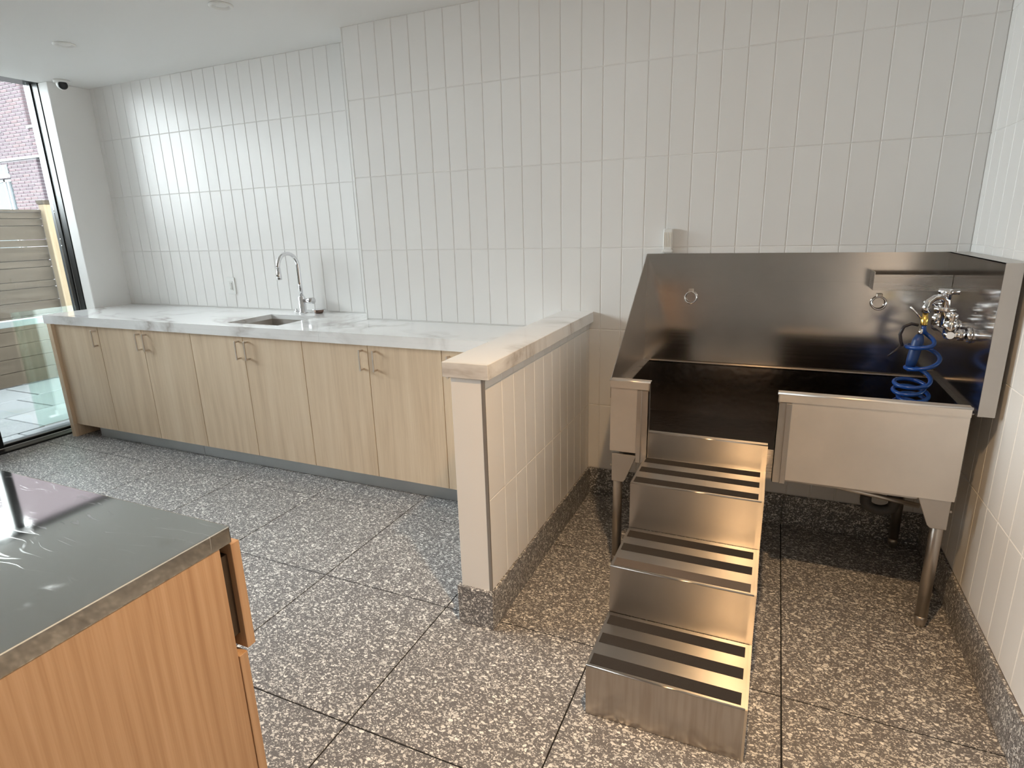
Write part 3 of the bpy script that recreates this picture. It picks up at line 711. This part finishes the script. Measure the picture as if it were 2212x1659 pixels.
# tether rings and soap tray on the splash panel
for x, zr in ((1.364, 1.095), (2.125, 1.089)):
    bm = bmesh.new(); add_box(bm, x - 0.011, x + 0.011, TYB - 0.018, TYB - 0.004, zr + 0.022, zr + 0.04, 0.002); br = obj('ring_bracket', bm, M['nickel'], tb)
    bm = bmesh.new(); add_tube(bm, [(x + 0.026 * math.sin(2 * PI * i / 28), TYB - 0.016 - 0.004 * (1 - math.cos(2 * PI * i / 28)), zr + 0.026 * math.cos(2 * PI * i / 28)) for i in range(28)], 0.0036, 8, closed=True); obj('tether_ring', bm, M['chrome'], br)
bm = bmesh.new(); sx0, sx1 = 2.083, 2.3435
add_box(bm, sx0, sx1, -0.132, -0.129, 1.154, 1.216); add_box(bm, sx0, sx0 + 0.003, -0.129, TYB - 0.004, 1.154, 1.226); add_box(bm, sx0 + 0.003, sx1, -0.129, TYB - 0.004, 1.154, 1.157)
obj('soap_tray', bm, M['steel_tray'], tb)
box('seam_strip', 1.75, sx0, TYB - 0.0055, TYB - 0.004, 1.172, 1.1745, M['steel_back'], tb)

# bath faucet on the right hand panel
bf = thing('bath_faucet', 'chrome wall mounted two lever faucet on the dog bath side panel', 'faucet', (TX1, -0.37, 1.04))
def ln(*p): return [Vector(q) for q in p]
XB = 2.285
bm = bmesh.new()
for y in (-0.455, -0.275):
    add_tube(bm, ln((TX1 - 0.0005, y, 1.04), (TX1 - 0.012, y, 1.04)), [0.028, 0.024], 18)
    add_tube(bm, ln((TX1 - 0.012, y, 1.04), (XB - 0.012, y, 1.04)), 0.0145, 14)
    add_tube(bm, ln((TX1 - 0.018, y, 1.04), (TX1 - 0.036, y, 1.04)), 0.0195, 6)
add_tube(bm, ln((XB, -0.475, 1.04), (XB, -0.455, 1.04), (XB, -0.40, 1.043), (XB, -0.33, 1.043), (XB, -0.275, 1.04), (XB, -0.255, 1.04)), [0.012, 0.018, 0.0135, 0.0135, 0.018, 0.012], 14)
obj('mixer_body', bm, M['chrome'], bf)
for y, dx in ((-0.455, 1), (-0.275, -1)):
    bm = bmesh.new(); add_lathe(bm, [(0.019, 0.0), (0.021, 0.03), (0.017, 0.036), (0.013, 0.045), (0.018, 0.05), (0.018, 0.066), (0.008, 0.072)], (XB, y, 1.045), 18); vb = obj('valve', bm, M['chrome'], bf)
    bm = bmesh.new(); add_tube(bm, ln((XB, y, 1.117), (XB, y, 1.122), (XB - 0.02, y - 0.02, 1.126), (XB - 0.055, y - 0.015, 1.13)), [0.009, 0.012, 0.009, 0.006], 10); obj('lever', bm, M['chrome'], vb)
pts = [(XB, -0.365, 1.05), (XB, -0.365, 1.12), (XB - 0.004, -0.368, 1.145), (XB - 0.02, -0.372, 1.158), (XB - 0.04, -0.376, 1.156), (XB - 0.056, -0.38, 1.143), (XB - 0.062, -0.382, 1.122), (XB - 0.062, -0.382, 1.105)]
bm = bmesh.new(); add_tube(bm, pts, [0.013, 0.0125, 0.012, 0.012, 0.0115, 0.012, 0.014, 0.014], 14); obj('spout', bm, M['chrome'], bf)
bm = bmesh.new(); add_tube(bm, ln((XB, -0.365, 1.15), (XB, -0.365, 1.166), (XB, -0.365, 1.17), (XB, -0.365, 1.184)), [0.011, 0.011, 0.017, 0.016], 12); add_tube(bm, ln((XB - 0.03, -0.36, 1.178), (XB + 0.03, -0.372, 1.178)), 0.010, 10); obj('diverter_knob', bm, M['chrome'], bf)

# coiled blue hose and spray wand
HX, HY, HZ = XB - 0.062, -0.382, 1.105
hs = thing('spray_hose', 'blue coiled spray hose with hand wand hanging from the bath faucet', 'hose', (HX, HY, ZFL + 0.01))
bm = bmesh.new(); add_lathe(bm, [(0.0105, 0.0), (0.0115, 0.004), (0.0115, 0.028), (0.009, 0.03), (0.009, 0.046)], (HX, HY, 1.058), 14); obj('brass_fitting', bm, M['brass'], hs)
pts = [Vector((HX, HY, 1.062)), Vector((HX + 0.004, HY, 1.035))]
cx, cy = HX + 0.004, HY + 0.012
nturn = 13; N = 28 * nturn; zz = 1.02
for i in range(N + 1):
    t = i / 28.0; an = 0.3 - 2 * PI * t
    Rr = 0.050 * min(1, t * 3 + 0.25) + 0.006 * math.sin(3.1 * t) + (0.008 * math.sin(2.3 * t) if t > 2.2 else 0)
    step = 0.080 if t < 2.2 else 0.026
    if i: zz -= step / 28
    dx = 0.014 * math.sin(1.7 * t) - (0.012 if t > 3 else 0)
    pts.append(Vector((cx + dx + Rr * math.cos(an), cy + Rr * math.sin(an) * 0.9, max(zz + 0.012 * math.sin(an * 1.0), ZFL + 0.010))))
bm = bmesh.new(); add_tube(bm, pts, 0.0078, 8); obj('hose', bm, M['hose'], hs)
bm = bmesh.new(); add_tube(bm, ln((HX - 0.006, HY + 0.004, 1.022), (HX - 0.009, HY + 0.004, 1.0), (HX - 0.018, HY + 0.004, 0.93), (HX - 0.021, HY + 0.004, 0.905)), [0.012, 0.0195, 0.0185, 0.016], 14); wd = obj('wand_grip', bm, M['wand'], hs)
bm = bmesh.new(); add_tube(bm, ln((HX - 0.021, HY + 0.004, 0.905), (HX - 0.026, HY + 0.004, 0.885)), [0.010, 0.007], 10); add_tube(bm, ln((HX - 0.002, HY + 0.002, 1.045), (HX - 0.006, HY + 0.004, 1.02)), [0.008, 0.010], 10); obj('wand_tip', bm, M['chrome'], wd)
bm = bmesh.new(); add_tube(bm, ln((HX - 0.016, HY, 1.058), (HX - 0.038, HY, 1.062), (HX - 0.060, HY, 1.05), (HX - 0.068, HY, 1.022), (HX - 0.062, HY, 0.995), (HX - 0.056, HY, 0.98)), 0.0058, 10); add_tube(bm, ln((HX - 0.058, HY, 0.982), (HX - 0.080, HY, 0.955), (HX - 0.096, HY, 0.938)), [0.004, 0.0035, 0.003], 8)
obj('squeeze_trigger', bm, M['dark'], wd)
bm = bmesh.new(); add_tube(bm, ln((HX - 0.012, HY - 0.004, 1.082), (HX - 0.034, HY - 0.006, 1.108), (HX - 0.05, HY - 0.006, 1.124)), 0.0032, 8); obj('hang_hook', bm, M['chrome'], wd)

# ------------------------------------------------------------------ steps up to the bath
sp = thing('bath_steps', 'stainless steel three tread steps with black grip strips leading to the bath', 'steps', (1.52, -1.06, 0))
AX0, AX1 = 1.2965, 1.7455
yy_ = [-0.655, -0.923, -1.201, -1.473]; zz_ = [0.5277, 0.3481, 0.1744]
T = 0.0025
box('riser', AX0, AX1, yy_[0] - T, yy_[0], zz_[0] + 0.0005, 0.6295, M['steel_x'], sp)
bm = bmesh.new(); add_tube(bm, ln((AX0, yy_[0] + 0.001, 0.630), (AX1, yy_[0] + 0.001, 0.630)), 0.0032, 8); add_box(bm, AX0, AX1, yy_[0], yy_[0] + 0.03, 0.6275, 0.6305); obj('top_lip', bm, M['steel_x'], sp)
for i in range(3):
    y0, y1, zt = yy_[i], yy_[i + 1], zz_[i]
    bm = bmesh.new(); add_box(bm, AX0, AX1, y1, y0 - T, zt - T, zt); add_tube(bm, ln((AX0, y1 + 0.002, zt - 0.0015), (AX1, y1 + 0.002, zt - 0.0015)), 0.0028, 8)
    tr_ = obj('tread', bm, M['steel_tread'], sp)
    zb = zz_[i + 1] + 0.0005 if i < 2 else 0.0015
    box('riser', AX0, AX1, y1, y1 + T, zb, zt - T, M['steel_drip'] if i == 2 else M['steel_x'], sp)
    dd = y0 - y1
    for k_, off in enumerate((0.012, 0.112, 0.207)):
        o = box('grip_strip', 1.305, 1.7285, y1 + off, y1 + off + 0.046, zt, zt + 0.0009, M['grip_worn'] if (i == 1 and k_ == 0) else M['grip'], tr_)
        if i == 1 and k_ == 0: o['label'] = 'worn grey brown grip strip'
prof = [(-0.655 - T, 0.0015), (yy_[3] + T, 0.0015), (yy_[3] + T, zz_[2] - T), (yy_[2] + T, zz_[2] - T), (yy_[2] + T, zz_[1] - T), (yy_[1] + T, zz_[1] - T), (yy_[1] + T, zz_[0] - T), (-0.655 - T, zz_[0] - T)]
for x in (AX0 + 0.0002, AX1 - T - 0.0002):
    bm = bmesh.new(); add_prism(bm, prof, x, x + T, 'x'); obj('side_panel', bm, M['steel_y'], sp)
# turned-up hems along the right and left edge of treads and risers
for x0, x1 in ((AX1 - 0.006, AX1 + 0.001),):
    bm = bmesh.new()
    add_box(bm, x0, x1, yy_[0] - 0.004, yy_[0] + 0.002, zz_[0], 0.630)
    for i in range(3):
        add_box(bm, x0, x1, yy_[i + 1], yy_[i] - T, zz_[i] - 0.004, zz_[i] + 0.0015)
        zb = zz_[i + 1] if i < 2 else 0.0015
        add_box(bm, x0, x1, yy_[i + 1] - 0.0015, yy_[i + 1] + 0.004, zb, zz_[i])
    obj('edge_hem', bm, M['steel_x'], sp)
# ------------------------------------------------------------------ island in the foreground
IX, IY, IZ = 0.842, -2.219, 0.930
il = thing('island', 'steel topped warm oak island in the near left foreground', 'island', (-0.2, -2.7, 0))
IYB = -3.35; IXL = -1.4
bm = bmesh.new(); add_box(bm, IXL, IX, IYB, IY, IZ - 0.034, IZ, 0.0025, 2); obj('steel_top', bm, [M['steel_top']], il)
box('body', IXL + 0.02, IX - 0.022, IYB + 0.02, IY - 0.026, 0.08, IZ - 0.0345, M['gap'], il)
box('end_board', IX - 0.022, IX - 0.002, IYB + 0.005, IY - 0.026, 0.0, IZ - 0.0345, M['oak_warm'], il, 0.0008)
box('plinth', IXL + 0.03, IX - 0.03, IYB + 0.06, IY - 0.08, 0.0, 0.079, M['gap'], il)
for k_, (a, b) in enumerate(((0.10, IX - 0.001), (-0.64, 0.096), (-1.38, -0.644))):
    op = 0.021 if k_ == 0 else 0.0
    dr = box('drawer', a, b, IY - 0.0245 + op, IY - 0.0055 + op, 0.668, IZ - 0.037, M['oak_warm'], il, 0.0008)
    box('drawer_box', a + 0.02, b - 0.014, IY - 0.10, IY - 0.0245 + op - 0.0002, 0.70, IZ - 0.06, M['bronze'], dr)
    box('door', a, b, IY - 0.0245, IY - 0.0055, 0.09, 0.6645, M['oak_warm'], il, 0.0008)
